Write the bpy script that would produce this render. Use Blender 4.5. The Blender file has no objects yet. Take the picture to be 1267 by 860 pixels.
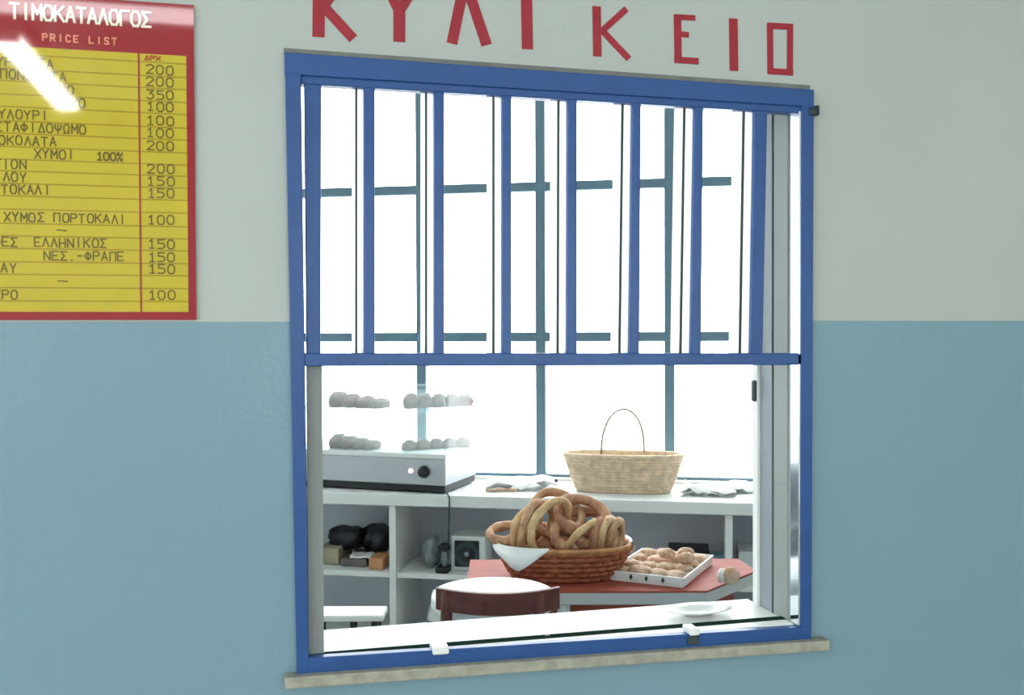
import bpy, bmesh, math, random
from mathutils import Vector, Matrix
random.seed(7)
S = bpy.context.scene
COL = S.collection

# ------------------------------------------------------------------ camera
W_PX, H_PX, FPX = 1267.0, 860.0, 1230.0
CAM = Vector((-0.0339, -1.7707, 1.5488))
YAW, PITCH, ROLL = 0.2385, -0.0169, -0.0036
FW = Vector((math.sin(YAW)*math.cos(PITCH), math.cos(YAW)*math.cos(PITCH), math.sin(PITCH)))
_r = Vector((math.cos(YAW), -math.sin(YAW), 0)); _u = _r.cross(FW)
RT = _r*math.cos(ROLL) + _u*math.sin(ROLL)
UP = -_r*math.sin(ROLL) + _u*math.cos(ROLL)
cam_d = bpy.data.cameras.new('camera'); cam = bpy.data.objects.new('camera', cam_d); COL.objects.link(cam)
cam_d.sensor_fit = 'HORIZONTAL'; cam_d.sensor_width = 36.0; cam_d.lens = 36.0*FPX/W_PX
cam_d.clip_start = 0.02; cam_d.clip_end = 200
cam.matrix_world = Matrix(((RT.x, UP.x, -FW.x, CAM.x), (RT.y, UP.y, -FW.y, CAM.y), (RT.z, UP.z, -FW.z, CAM.z), (0, 0, 0, 1)))
S.camera = cam

# ------------------------------------------------------------------ daylight and exposure
w = bpy.data.worlds.new('daylight'); S.world = w; w.use_nodes = True
bg = w.node_tree.nodes['Background']
bg.inputs['Color'].default_value = (0.95, 0.985, 1.0, 1); bg.inputs['Strength'].default_value = 8.0
S.view_settings.view_transform = 'Standard'; S.view_settings.look = 'None'
S.view_settings.gamma = 1; S.view_settings.use_curve_mapping = False
S.view_settings.exposure = 0.0

def portal(name, loc, direction, sx, sy):
    l = bpy.data.lights.new(name, 'AREA'); l.shape = 'RECTANGLE'; l.size = sx; l.size_y = sy
    l.cycles.is_portal = True
    o = bpy.data.objects.new(name, l); COL.objects.link(o); o.location = loc
    o.rotation_euler = Vector(direction).to_track_quat('-Z', 'Z').to_euler()

# ------------------------------------------------------------------ helpers
def ray(px, py): return FW*FPX + RT*(px-W_PX/2) - UP*(py-H_PX/2)
def on_y(px, py, Y=0.0):                       # image point -> point on the plane y = Y
    d = ray(px, py); return CAM + d*((Y-CAM.y)/d.y)
def on_z(px, py, z):                           # image point -> point on the horizontal plane z
    d = ray(px, py); return CAM + d*((z-CAM.z)/d.z)

class MB:
    def __init__(s): s.v = []; s.f = []; s.sm = []
    def add(s, vs, fs, smooth=False):
        n = len(s.v); s.v += [tuple(v) for v in vs]
        for f in fs: s.f.append([n+i for i in f]); s.sm.append(smooth)
        return s
    def hexa(s, p):                            # 8 corners: bottom ring 0-3, top ring 4-7
        return s.add(p, [(0,3,2,1),(4,5,6,7),(0,1,5,4),(1,2,6,5),(2,3,7,6),(3,0,4,7)])
    def box(s, x0, x1, y0, y1, z0, z1):
        return s.hexa([(x0,y0,z0),(x1,y0,z0),(x1,y1,z0),(x0,y1,z0),(x0,y0,z1),(x1,y0,z1),(x1,y1,z1),(x0,y1,z1)])
    def prism(s, poly, a, b, axis='z'):        # polygon extruded from a to b along axis
        n = len(poly)
        mk = {'z': lambda p, t: (p[0], p[1], t), 'y': lambda p, t: (p[0], t, p[1]), 'x': lambda p, t: (t, p[0], p[1])}[axis]
        vs = [mk(p, a) for p in poly] + [mk(p, b) for p in poly]
        fs = [tuple(range(n))[::-1], tuple(range(n, 2*n))] + [(i, (i+1) % n, n+(i+1) % n, n+i) for i in range(n)]
        return s.add(vs, fs)
    def tube(s, pts, r, n=8, closed=False, smooth=True, caps=True):
        pts = [Vector(p) for p in pts]; m = len(pts)
        rs = r if isinstance(r, (list, tuple)) else [r]*m
        vs = []; up = None
        for i, p in enumerate(pts):
            if closed: t = pts[(i+1) % m]-pts[i-1]
            else: t = pts[min(i+1, m-1)]-pts[max(i-1, 0)]
            t.normalize()
            if up is None: up = Vector((0,0,1)) if abs(t.z) < .9 else Vector((1,0,0))
            a = t.cross(up)
            if a.length < 1e-6: a = t.orthogonal()
            a.normalize(); b = a.cross(t); b.normalize(); up = b
            for k in range(n):
                th = 2*math.pi*k/n; vs.append(p + a*(rs[i]*math.cos(th)) + b*(rs[i]*math.sin(th)))
        fs = []
        for i in range(m if closed else m-1):
            j = (i+1) % m
            for k in range(n): fs.append((i*n+k, i*n+(k+1) % n, j*n+(k+1) % n, j*n+k))
        if not closed and caps: fs += [tuple(range(n))[::-1], tuple(range((m-1)*n, m*n))]
        return s.add(vs, fs, smooth)
    def lathe(s, prof, n=32, c=(0,0,0), sx=1, sy=1, smooth=True, caps=True):
        vs = []; m = len(prof)
        for (r, z) in prof:
            for k in range(n):
                th = 2*math.pi*k/n; vs.append((c[0]+r*sx*math.cos(th), c[1]+r*sy*math.sin(th), c[2]+z))
        fs = [(i*n+k, i*n+(k+1) % n, (i+1)*n+(k+1) % n, (i+1)*n+k) for i in range(m-1) for k in range(n)]
        if caps: fs += [tuple(range(n))[::-1], tuple(range((m-1)*n, m*n))]
        return s.add(vs, fs, smooth)
    def build(s, name, mat, parent=None, bevel=0, seg=2):
        me = bpy.data.meshes.new(name); me.from_pydata(s.v, [], s.f); me.update()
        bm = bmesh.new(); bm.from_mesh(me); bmesh.ops.recalc_face_normals(bm, faces=bm.faces); bm.to_mesh(me); bm.free()
        for p, sm in zip(me.polygons, s.sm): p.use_smooth = sm
        me.materials.append(mat)
        o = bpy.data.objects.new(name, me); COL.objects.link(o)
        if parent: o.parent = parent
        if bevel:
            b = o.modifiers.new('bevel', 'BEVEL'); b.width = bevel; b.segments = seg; b.limit_method = 'ANGLE'
        return o

def tag(o, label=None, cat=None, group=None, kind=None):
    for k, v in (('label', label), ('category', cat), ('group', group), ('kind', kind)):
        if v: o[k] = v
    return o
def thing(name, label, cat, loc=(0,0,0), rz=0, group=None, kind=None):
    o = bpy.data.objects.new(name, None); COL.objects.link(o); o.empty_display_size = .05
    o.location = loc; o.rotation_euler = (0, 0, rz)
    return tag(o, label, cat, group, kind)
def struct(o, label=None): return tag(o, label, kind='structure')

def lin(c):
    return tuple((x/255/12.92 if x/255 <= .04045 else ((x/255+.055)/1.055)**2.4) for x in c) + (1,)
def mat(name, rgb, rough=.5, metal=0, var=.06, scale=12, bump=0, bscale=60, coat=0, coat_r=.05, spec=.5, stretch=None, rgb2=None, trans=0, sss=0):
    m = bpy.data.materials.new(name); m.use_nodes = True; nt = m.node_tree; N = nt.nodes; L = nt.links
    b = N['Principled BSDF']; b.inputs['Roughness'].default_value = rough; b.inputs['Metallic'].default_value = metal
    b.inputs['Coat Weight'].default_value = coat; b.inputs['Coat Roughness'].default_value = coat_r
    b.inputs['Specular IOR Level'].default_value = spec
    tc = N.new('ShaderNodeTexCoord'); mp = N.new('ShaderNodeMapping'); L.new(tc.outputs['Object'], mp.inputs[0])
    if stretch: mp.inputs['Scale'].default_value = stretch
    nz = N.new('ShaderNodeTexNoise'); nz.inputs['Scale'].default_value = scale; nz.inputs['Detail'].default_value = 4
    L.new(mp.outputs[0], nz.inputs['Vector'])
    mx = N.new('ShaderNodeMix'); mx.data_type = 'RGBA'
    c = lin(rgb)
    if rgb2: c1, c2 = c, lin(rgb2)
    else: c1 = tuple(min(1, x*(1-var)) for x in c[:3])+(1,); c2 = tuple(min(1, x*(1+var)) for x in c[:3])+(1,)
    mx.inputs['A'].default_value = c1; mx.inputs['B'].default_value = c2
    cr = N.new('ShaderNodeMapRange'); cr.inputs['From Min'].default_value = .3; cr.inputs['From Max'].default_value = .7
    L.new(nz.outputs['Fac'], cr.inputs['Value']); L.new(cr.outputs[0], mx.inputs['Factor'])
    L.new(mx.outputs['Result'], b.inputs['Base Color'])
    if bump:
        n2 = N.new('ShaderNodeTexNoise'); n2.inputs['Scale'].default_value = bscale; n2.inputs['Detail'].default_value = 3
        L.new(mp.outputs[0], n2.inputs['Vector'])
        bp = N.new('ShaderNodeBump'); bp.inputs['Strength'].default_value = bump; bp.inputs['Distance'].default_value = .01
        L.new(n2.outputs['Fac'], bp.inputs['Height']); L.new(bp.outputs[0], b.inputs['Normal'])
    return m
def glass_mat(name, tint, haze, gloss=.06, hazecol=(240, 246, 250)):
    m = bpy.data.materials.new(name); m.use_nodes = True; nt = m.node_tree; N = nt.nodes; L = nt.links
    N.remove(N['Principled BSDF']); out = N['Material Output']
    t = N.new('ShaderNodeBsdfTransparent'); t.inputs[0].default_value = lin(tint)
    g = N.new('ShaderNodeBsdfGlossy'); g.inputs['Roughness'].default_value = .03
    a = N.new('ShaderNodeMixShader'); a.inputs[0].default_value = gloss; L.new(t.outputs[0], a.inputs[1]); L.new(g.outputs[0], a.inputs[2])
    tr = N.new('ShaderNodeBsdfTranslucent'); tr.inputs[0].default_value = lin(hazecol)
    nz = N.new('ShaderNodeTexNoise'); nz.inputs['Scale'].default_value = 9
    mr = N.new('ShaderNodeMapRange'); mr.inputs['To Min'].default_value = haze*.85; mr.inputs['To Max'].default_value = min(1, haze*1.15)
    L.new(nz.outputs['Fac'], mr.inputs['Value'])
    b = N.new('ShaderNodeMixShader'); L.new(mr.outputs[0], b.inputs[0]); L.new(a.outputs[0], b.inputs[1]); L.new(tr.outputs[0], b.inputs[2])
    L.new(b.outputs[0], out.inputs[0]); return m
def emit_mat(name, rgb, k):
    m = bpy.data.materials.new(name); m.use_nodes = True; b = m.node_tree.nodes['Principled BSDF']
    b.inputs['Base Color'].default_value = lin(rgb); b.inputs['Emission Color'].default_value = lin(rgb); b.inputs['Emission Strength'].default_value = k
    return m

PAINT_Z = 1.5668
def wall_mat():
    m = mat('two_tone_wall_paint', (181, 189, 184), rough=.42, var=.03, scale=3, bump=.07, bscale=90, spec=.4)
    nt = m.node_tree; N = nt.nodes; L = nt.links; b = N['Principled BSDF']
    src = b.inputs['Base Color'].links[0].from_socket
    geo = N.new('ShaderNodeNewGeometry'); sp = N.new('ShaderNodeSeparateXYZ'); L.new(geo.outputs['Position'], sp.inputs[0])
    nz = N.new('ShaderNodeTexNoise'); nz.inputs['Scale'].default_value = 6
    ad = N.new('ShaderNodeMath'); ad.operation = 'MULTIPLY_ADD'; ad.inputs[1].default_value = .006
    L.new(nz.outputs['Fac'], ad.inputs[0]); L.new(sp.outputs['Z'], ad.inputs[2])
    lt = N.new('ShaderNodeMath'); lt.operation = 'LESS_THAN'; lt.inputs[1].default_value = PAINT_Z+.003; L.new(ad.outputs[0], lt.inputs[0])
    n3 = N.new('ShaderNodeTexNoise'); n3.inputs['Scale'].default_value = 4; n3.inputs['Detail'].default_value = 5
    blue = N.new('ShaderNodeMix'); blue.data_type = 'RGBA'
    blue.inputs['A'].default_value = lin((122, 154, 168)); blue.inputs['B'].default_value = lin((129, 161, 174)); L.new(n3.outputs['Fac'], blue.inputs['Factor'])
    mx = N.new('ShaderNodeMix'); mx.data_type = 'RGBA'
    L.new(lt.outputs[0], mx.inputs['Factor']); L.new(src, mx.inputs['A']); L.new(blue.outputs['Result'], mx.inputs['B'])
    L.new(mx.outputs['Result'], b.inputs['Base Color'])
    rg = N.new('ShaderNodeMath'); rg.operation = 'MULTIPLY_ADD'; rg.inputs[1].default_value = -.2; rg.inputs[2].default_value = .48
    L.new(lt.outputs[0], rg.inputs[0]); L.new(rg.outputs[0], b.inputs['Roughness'])
    return m

M = dict(
    kfloor=mat('pale_floor_tile', (205, 200, 190), .5, var=.08, scale=30),
    wall=wall_mat(),
    plaster=mat('white_plaster', (222, 224, 220), .8, var=.03, scale=4, bump=.1),
    ceil=mat('ceiling_white', (225, 226, 222), .9, var=.02),
    floor=mat('terrazzo_floor', (170, 165, 155), .5, var=.15, scale=60),
    stone=mat('grey_beige_stone', (160, 160, 146), .7, var=.18, scale=45, bump=.2),
    putty=mat('grey_putty', (120, 122, 118), .8, var=.15, scale=30),
    blue=mat('blue_gloss_paint', (36, 80, 142), .35, var=.08, scale=20, bump=.06, bscale=40, spec=.45),
    alu=mat('grey_aluminium', (140, 150, 156), .5, var=.04, scale=8, stretch=(30, 30, 1)),
    alu2=mat('dull_aluminium', (146, 154, 152), .55, var=.04, scale=8, stretch=(30, 30, 1)),
    chrome=mat('mirror_highlight_strip', (225, 232, 240), .08, metal=1, var=.02),
    white=mat('white_paint', (236, 238, 236), .45, var=.02),
    whitelam=mat('white_laminate', (225, 227, 226), .4, var=.02),
    greylam=mat('grey_laminate', (214, 215, 222), .5, var=.05, scale=6),
    mull=mat('grey_blue_mullion', (96, 124, 140), .5, var=.06),
    dark=mat('black_plastic', (22, 23, 27), .45, var=.1),
    track=mat('matt_dark_green_track', (34, 52, 46), .95, var=.1, spec=0),
    gasket=mat('dark_gasket', (48, 62, 66), .6, var=.1),
    red=mat('red_sign_paint', (156, 26, 44), .5, var=.12, scale=25),
    steel=mat('brushed_steel', (190, 190, 196), .35, metal=.6, var=.06, scale=6, stretch=(1, 20, 40)),
    glass=glass_mat('window_glass', (250, 252, 252), .02),
    caseglass=glass_mat('flare_hazed_display_glass', (248, 252, 252), .07),  # faint white haze in the glass imitates the washed-out window flare
    shelfglass=glass_mat('glass_shelf', (228, 242, 242), .10),
    strip=glass_mat('frosted_white_strip', (255, 255, 255), .97, gloss=.02, hazecol=(255, 255, 255)),
    wicker=mat('brown_wicker', (168, 92, 58), .6, var=.35, scale=40, bump=.3, bscale=80),
    wickerrim=mat('tan_wicker', (186, 128, 78), .6, var=.25, scale=40, bump=.3),
    straw=mat('pale_straw', (226, 202, 174), .7, var=.2, scale=35, bump=.3, bscale=80),
    strawd=mat('straw_handle', (150, 140, 118), .7, var=.2, scale=35),
    bread=mat('sesame_bread', (162, 106, 78), .65, scale=22, rgb2=(222, 182, 140), bump=.6, bscale=160),
    bread2=mat('browner_sesame_bread', (146, 88, 66), .65, scale=22, rgb2=(200, 148, 112), bump=.6, bscale=160),
    bread3=mat('paler_sesame_bread', (190, 142, 98), .65, scale=22, rgb2=(232, 200, 150), bump=.6, bscale=160),
    pie=mat('darker_baked_pie', (104, 70, 56), .7, scale=30, rgb2=(150, 112, 92), bump=.5, bscale=90),
    cookie=mat('baked_pastry', (186, 138, 104), .7, scale=30, rgb2=(232, 206, 182), bump=.5, bscale=90),
    cream=mat('white_icing', (235, 225, 215), .6, var=.05),
    paper=mat('white_paper', (240, 240, 238), .7, var=.03, bump=.1, bscale=20),
    table=mat('red_brown_tabletop', (158, 72, 56), .65, var=.15, scale=5, stretch=(1, 8, 1)),
    tableedge=mat('light_grey_edge', (190, 186, 184), .5, var=.05),
    wood=mat('dark_brown_wood', (96, 44, 34), .45, var=.25, scale=8, stretch=(1, 1, 8)),
    seat=mat('white_seat', (238, 236, 232), .5, var=.03),
    bag=mat('black_bag', (34, 32, 40), .4, var=.4, scale=20, bump=.5, bscale=25),
    clear=mat('grey_crumpled_plastic', (150, 158, 160), .35, var=.25, scale=30, bump=.6, bscale=40),
    paleblue=mat('pale_blue_card', (150, 190, 210), .6, var=.08),
    carton=mat('beige_carton', (168, 158, 132), .7, var=.1),
    cartonr=mat('orange_carton', (196, 140, 96), .7, var=.12),
    cartong=mat('grey_brown_carton', (112, 100, 100), .7, var=.2),
    yellow=mat('yellow_print', (196, 178, 38), .5, var=.05, scale=14, coat=1, coat_r=.035, spec=.1),
    posterred=mat('red_print', (152, 16, 32), .5, var=.06, scale=14, coat=1, coat_r=.035, spec=.1),
    ink=mat('dark_olive_ink', (104, 90, 16), .5, var=.15, coat=1, coat_r=.035, spec=.1),
    inkline=mat('ochre_rule_ink', (160, 136, 22), .5, var=.1, coat=1, coat_r=.035, spec=.1),
    inkred=mat('red_rule_ink', (158, 62, 28), .5, var=.1, coat=1, coat_r=.035, spec=.1),
    inkwhite=mat('cream_print', (238, 232, 214), .5, var=.04, coat=1, coat_r=.035, spec=.1),
    inkpink=mat('pale_orange_print', (236, 150, 120), .5, var=.05, coat=1, coat_r=.035, spec=.1),
    lamp=emit_mat('fluorescent_tube_glow', (255, 250, 244), 34),
    lamp_dim=emit_mat('dimmer_tube_glow', (255, 248, 250), 13),
    led=emit_mat('pilot_light', (255, 200, 210), 2.0),
)

# ------------------------------------------------------------------ room shell: the hall side
ZT, ZC = 3.3, 3.2
HX0, HX1, HY = -3.6, 4.6, -7.2
OX0, OX1, OZ0, OZ1 = .009, .9745, .9580, 2.018         # the opening in the wall
TH = .16
m = MB(); 
m.box(HX0, OX0, 0, TH, 0, ZT); m.box(OX1, HX1, 0, TH, 0, ZT); m.box(OX0, OX1, 0, TH, 0, OZ0); m.box(OX0, OX1, 0, TH, OZ1, ZT)
struct(m.build('wall_front', M['wall']), 'wall painted grey-white above and blue-grey below')
struct(MB().box(HX0, HX1, HY, 0, -.1, 0).build('floor', M['floor']), 'terrazzo floor of the hall')
struct(MB().box(HX0, HX1, HY, 0, ZT, ZT+.1).build('ceiling', M['ceil']), 'white ceiling of the hall')
struct(MB().box(HX1, HX1+.15, HY, 0, 0, ZT).build('wall_right', M['plaster']), 'right wall of the hall')
# unseen windows added in the far and left walls to light the serving wall
HZ0, HZ1 = .9, 2.6
def pierced(name, label, a, b, mk, wins):               # a wall from a to b along one axis with window openings
    m = MB(); m.box(*mk(a, b), 0, HZ0); m.box(*mk(a, b), HZ1, ZT)
    xs = [a] + [x for w_ in wins for x in w_] + [b]
    for i in range(0, len(xs), 2): m.box(*mk(xs[i], xs[i+1]), HZ0, HZ1)
    struct(m.build(name, M['plaster']), label)
def added_hall_window(i, loc, rz, width, inward):
    wr = thing('window_%d' % i, None, None, loc, rz, kind='structure'); h = width/2; H_ = HZ1-HZ0
    f = MB(); f.box(-h, -h+.05, -.03, .03, 0, H_); f.box(h-.05, h, -.03, .03, 0, H_); f.box(-h+.05, h-.05, -.03, .03, 0, .05); f.box(-h+.05, h-.05, -.03, .03, H_-.05, H_); f.box(-.025, .025, -.03, .03, .05, H_-.05)
    f.build('window_frame', M['white'], wr)
    for sg_ in (-1, 1): MB().box(min(sg_*.02, sg_*(h-.04)), max(sg_*.02, sg_*(h-.04)), -.004, .004, .04, H_-.04).build('pane', M['glass'], wr)
    portal('daylight_portal_%d' % i, Vector(loc)+Vector((0, 0, H_/2))-Vector(inward)*.13, inward, width, H_)
wf = [(-3.3, -2.44), (.2, 2.0), (2.4, 4.2)]
pierced('wall_back', 'far wall of the hall with tall windows added for daylight', HX0, HX1, lambda a, b: (a, b, HY-.15, HY), wf)
for i, (a, b) in enumerate(wf): added_hall_window(i+3, ((a+b)/2, HY-.07, HZ0), 0, b-a, (0, 1, 0))
wl = [(-6.6, -4.9), (-4.4, -2.7), (-2.2, -.7)]
pierced('wall_left', 'left wall of the hall with tall windows added for daylight', HY, 0, lambda a, b: (HX0-.15, HX0, a, b), wl)
for i, (a, b) in enumerate(wl): added_hall_window(i+6, (HX0-.07, (a+b)/2, HZ0), math.pi/2, b-a, (1, 0, 0))

# ------------------------------------------------------------------ room shell: the kiosk side
PHI = math.radians(10.0)
BRZ = -YAW-PHI                                           # bearing of the kiosk's rear wall
UB = Vector((math.cos(BRZ), math.sin(BRZ), 0)); DB = Vector((-math.sin(BRZ), math.cos(BRZ), 0))  # along, away
fh = Vector((math.sin(YAW), math.cos(YAW), 0))
BO = Vector((CAM.x, CAM.y, 0)) + fh*4.5                  # a point on the rear wall's inner face
def B(u, d, z): return BO + UB*u - DB*d + Vector((0, 0, z))    # d = distance in front of the rear wall
def hitB(px, py, d=0.0):                                # -> (u, z) on the plane d in front of the rear wall
    v = ray(px, py); o = BO - DB*d
    t = (o-CAM).dot(DB)/v.dot(DB); p = CAM+v*t; return (p-o).dot(UB), p.z
U0, U1 = -3.3, 1.75; WZ0, WZ1 = .885, 2.85; WU0, WU1 = -3.05, 1.45
krot = BRZ
def bbox(mb, u0, u1, d0, d1, z0, z1):                   # box in the rear wall's own frame, world coordinates
    c = [(u0,d1),(u1,d1),(u1,d0),(u0,d0)]
    return mb.hexa([B(u, d, z0) for u, d in c] + [B(u, d, z1) for u, d in c])
m = MB(); bbox(m, U0, U1, -.15, 0, 0, WZ0); bbox(m, U0, U1, -.15, 0, WZ1, ZT); bbox(m, U0, WU0, -.15, 0, WZ0, WZ1); bbox(m, WU1, U1, -.15, 0, WZ0, WZ1)
struct(m.build('wall_rear', M['plaster']), 'rear wall of the kiosk below the bright window')
KL, KR = B(U0, 0, 0), B(U1, 0, 0)
kl0, kr0 = Vector((-2.4, TH, 0)), Vector((2.1, TH, 0))
def wallseg(name, a, b, t, label):
    d = (b-a).normalized(); n = Vector((-d.y, d.x, 0))*t
    mb = MB(); c = [a, b, b+n, a+n]; mb.hexa([p for p in c] + [p+Vector((0,0,ZT)) for p in c]); struct(mb.build(name, M['plaster']), label)
wallseg('wall_kiosk_left', kl0, KL, .12, 'left wall of the kiosk'); wallseg('wall_kiosk_right', kr0, KR, -.12, 'right wall of the kiosk')
poly = [(kl0.x, TH), (kr0.x, TH), (KR.x, KR.y), (KL.x, KL.y)]
struct(MB().prism(poly, -.1, 0).build('floor_kiosk', M['kfloor']), 'floor of the kiosk')
struct(MB().prism(poly, ZT, ZT+.1).build('ceiling_kiosk', M['ceil']), 'ceiling of the kiosk')

# rear window: grey bars and glass
win2 = thing('window_2', 'bright window with grey bars behind the counter', None, B(0, -.06, WZ0), krot, kind='structure')
mu = [hitB(x, 300)[0] for x in (518, 667, 828)]
mu = [mu[0]-.66-.58*k for k in (3, 2, 1, 0)] + mu + [mu[2]+.6]
hz = [hitB(640, 230)[1], hitB(640, 417)[1]]
HT = WZ1-WZ0
f = MB(); f.box(WU0, WU0+.05, -.03, .03, 0, HT); f.box(WU1-.05, WU1, -.03, .03, 0, HT); f.box(WU0, WU1, -.03, .03, 0, .012); f.box(WU0, WU1, -.03, .03, HT-.05, HT)
f.build('window_frame', M['mull'], win2)
for u in mu: MB().box(u-.0225, u+.0225, -.03, .03, .01, HT-.05).build('mullion', M['mull'], win2, bevel=.004)
for z in hz:
    ue = [WU0+.05] + mu + [WU1-.05]
    for a, b in zip(ue[:-1], ue[1:]): MB().box(a+.018, b-.018, -.025, .025, z-WZ0-.021, z-WZ0+.021).build('transom', M['mull'], win2, bevel=.003)
ue = [WU0+.05] + mu + [WU1-.05]; ze = [.005] + [z-WZ0 for z in hz][::-1] + [HT-.05]
for a, b in zip(ue[:-1], ue[1:]):
    for c, d in zip(ze[:-1], ze[1:]): MB().box(a+.015, b-.015, -.004, .004, c+.01, d-.01).build('pane', M['glass'], win2)
portal('daylight_portal_kiosk', B((WU0+WU1)/2, -.22, (WZ0+WZ1)/2), -DB, WU1-WU0, HT)

# ------------------------------------------------------------------ the serving window: blue frame
def pxquad(mb, pts, y0, y1, ref=0.0):                   # four image points on the wall plane -> a board from y0 to y1
    q = [on_y(x, y, ref) for x, y in pts]
    return mb.hexa([(p.x, y0, p.z) for p in q] + [(p.x, y1, p.z) for p in q])
w1 = thing('window_1', 'blue painted metal frame of the serving window', None, (.5, 0, OZ0), kind='structure')
OFF = -Vector((.5, 0, OZ0))
def bf(name, pts, y0, y1, mt, parent=w1, bevel=.0015, ref=0.0):
    mb = MB(); pxquad(mb, pts, y0, y1, ref); off = OFF if parent == w1 else -parent.location
    mb.v = [tuple(Vector(v)+off) for v in mb.v]
    return mb.build(name, mt, parent, bevel=bevel)
bf('head', [(352, 67), (1002, 113), (1002, 134), (352, 94)], -.014, .02, M['blue'])
bf('frame_stile', [(352, 67), (372, 68), (382, 831), (367, 832)], -.0132, .0192, M['blue'])
bf('frame_stile', [(988, 112), (1003, 113), (1000, 783), (987, 784)], -.0132, .0192, M['blue'])
bf('frame_rail', [(367, 812.5), (1000, 773), (1000, 789), (367, 832)], -.0125, .006, M['blue'])
bf('top_seam', [(351, 60), (1001, 106), (1001, 113), (351, 67)], -.004, .01, M['putty'], bevel=0)
# mirror strip added to give the right stile's inner face its white highlight
p0 = on_y(988, 450).x
mb = MB(); mb.box(OX1-.0022+OFF.x, p0+OFF.x+.004, -.010, .0205, on_y(985, 772).z+OFF.z, on_y(985, 139).z+OFF.z); mb.build('mirror_highlight_strip', M['chrome'], w1)
# aluminium lining of the opening
zb, zt = OZ0, OZ1
def lin_box(name, x0, x1, y0, y1, z0, z1, mt, bevel=.001):
    return MB().box(x0+OFF.x, x1+OFF.x, y0, y1, z0+OFF.z, z1+OFF.z).build(name, mt, w1, bevel=bevel)
lin_box('jamb_profile', OX1-.004, OX1, .03, .086, zb, zt, M['alu2'])
lin_box('jamb_groove', OX1-.0015, OX1, .086, .094, zb, zt, M['dark'], 0)
lin_box('jamb_profile', OX1-.004, OX1, .094, .145, zb, zt, M['alu'])
lin_box('lit_jamb_edge', OX1-.010, OX1, .145, .165, zb, zt, M['white'])  # white paint stands in for window light on the aluminium edge
lin_box('jamb_profile', OX1-.002, OX1, .021, .03, zb, zt, M['alu2'], 0)
pL = on_y(376, 640).x; pR = on_y(398, 640).x
lin_box('sash_stile', .0275, .0545, .012, .03, on_y(390, 812).z, on_y(390, 452).z, M['alu2'])
# inner sill: white board, track groove and front lip
lin_box('sill_board', OX0, OX1-.004, .05, .2, zb-.002, zb+.006, M['white'])
lin_box('sill_track', OX0, OX1-.004, .034, .054, zb-.002, zb+.0092, M['track'], 0)
lin_box('sill_lip', OX0, OX1-.004, .004, .036, zb-.004, zb+.008, M['white'])
# small clips on the lower rail and the hinge pin at the upper right
def clip(px, py, mt, w_=.03):
    p = on_y(px, py, -.012); MB().box(p.x-w_/2+OFF.x, p.x+w_/2+OFF.x, -.02, .02, p.z-.007+OFF.z, p.z+.006+OFF.z).build('rail_clip', mt, w1, bevel=.003)
clip(545, 804, M['white']); clip(858, 781, M['white'], .02)
p = on_y(858, 791, -.014); MB().box(p.x-.012+OFF.x, p.x+.012+OFF.x, -.017, -.01, p.z-.01+OFF.z, p.z+.006+OFF.z).build('latch_plate', M['gasket'], w1, bevel=.002)
p = on_y(678, 786, .04); MB().lathe([(.006, 0), (.007, .006), (.004, .011)], 12, (p.x+OFF.x, .043, zb+OFF.z)).build('track_stop', M['dark'], w1)
p = on_y(1007, 139, -.01)
mb = MB(); mb.tube([(p.x+OFF.x-.012, -.012, p.z+OFF.z), (p.x+OFF.x+.004, -.012, p.z+OFF.z)], .008, 10); mb.tube([(p.x+OFF.x+.004, -.012, p.z+OFF.z-.006), (p.x+OFF.x+.004, -.012, p.z+OFF.z+.012)], .006, 10)
mb.build('hinge_pin', M['gasket'], w1)
p = hitB(0, 0); p = on_y(933, 482, .155)
MB().box(OX1-.016+OFF.x, OX1-.009+OFF.x, .147, .163, p.z-.025+OFF.z, p.z+.02+OFF.z).build('sash_latch', M['gasket'], w1, bevel=.003)

# stone sill below
mb = MB(); pl = on_y(352, 844, -.02); pr = on_y(1024, 797, -.02)
tt = .0205
mb.hexa([(pl.x, -.03, pl.z-tt/2), (pr.x, -.03, pr.z-tt/2), (pr.x, .0, pr.z-tt/2), (pl.x, .0, pl.z-tt/2), (pl.x, -.03, pl.z+tt/2), (pr.x, -.03, pr.z+tt/2), (pr.x, .0, pr.z+tt/2), (pl.x, .0, pl.z+tt/2)])
struct(mb.build('trim_1', M['stone'], bevel=.003), 'thin grey stone ledge under the blue window frame')

# ------------------------------------------------------------------ the blue barred grille in the upper half
gr = thing('window_grille', 'blue metal grille of upright bars in the upper half of the serving window', 'grille', (.5, 0, on_y(680, 452).z))
bf('grille_rail', [(370, 437), (990, 437), (990, 451.5), (370, 453)], -.010, .018, M['blue'], gr, .002)
bf('grille_rail', [(372, 92), (990, 131.5), (990, 141.5), (372, 105)], -.008, .016, M['blue'], gr, .002)
def gpoint(x, y): return x, y
topy = lambda x: 104 + (x-380)*.0605
bf('grille_stile', [(376, topy(378)-4), (397.5, topy(397)-4), (396.5, 439), (379, 439)], -.006, .014, M['blue'], gr, .002)
bf('grille_stile', [(933, topy(933)-4), (948, topy(948)-4), (942, 439), (928, 439)], -.006, .014, M['blue'], gr, .002)
bars = [((450, 463.5), (450, 463.5)), ((537, 549), (537, 549)), ((621, 632), (621, 632)), ((702, 713), (701, 713)), ((782, 792), (778, 790)), ((859, 869), (854, 866))]
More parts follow.
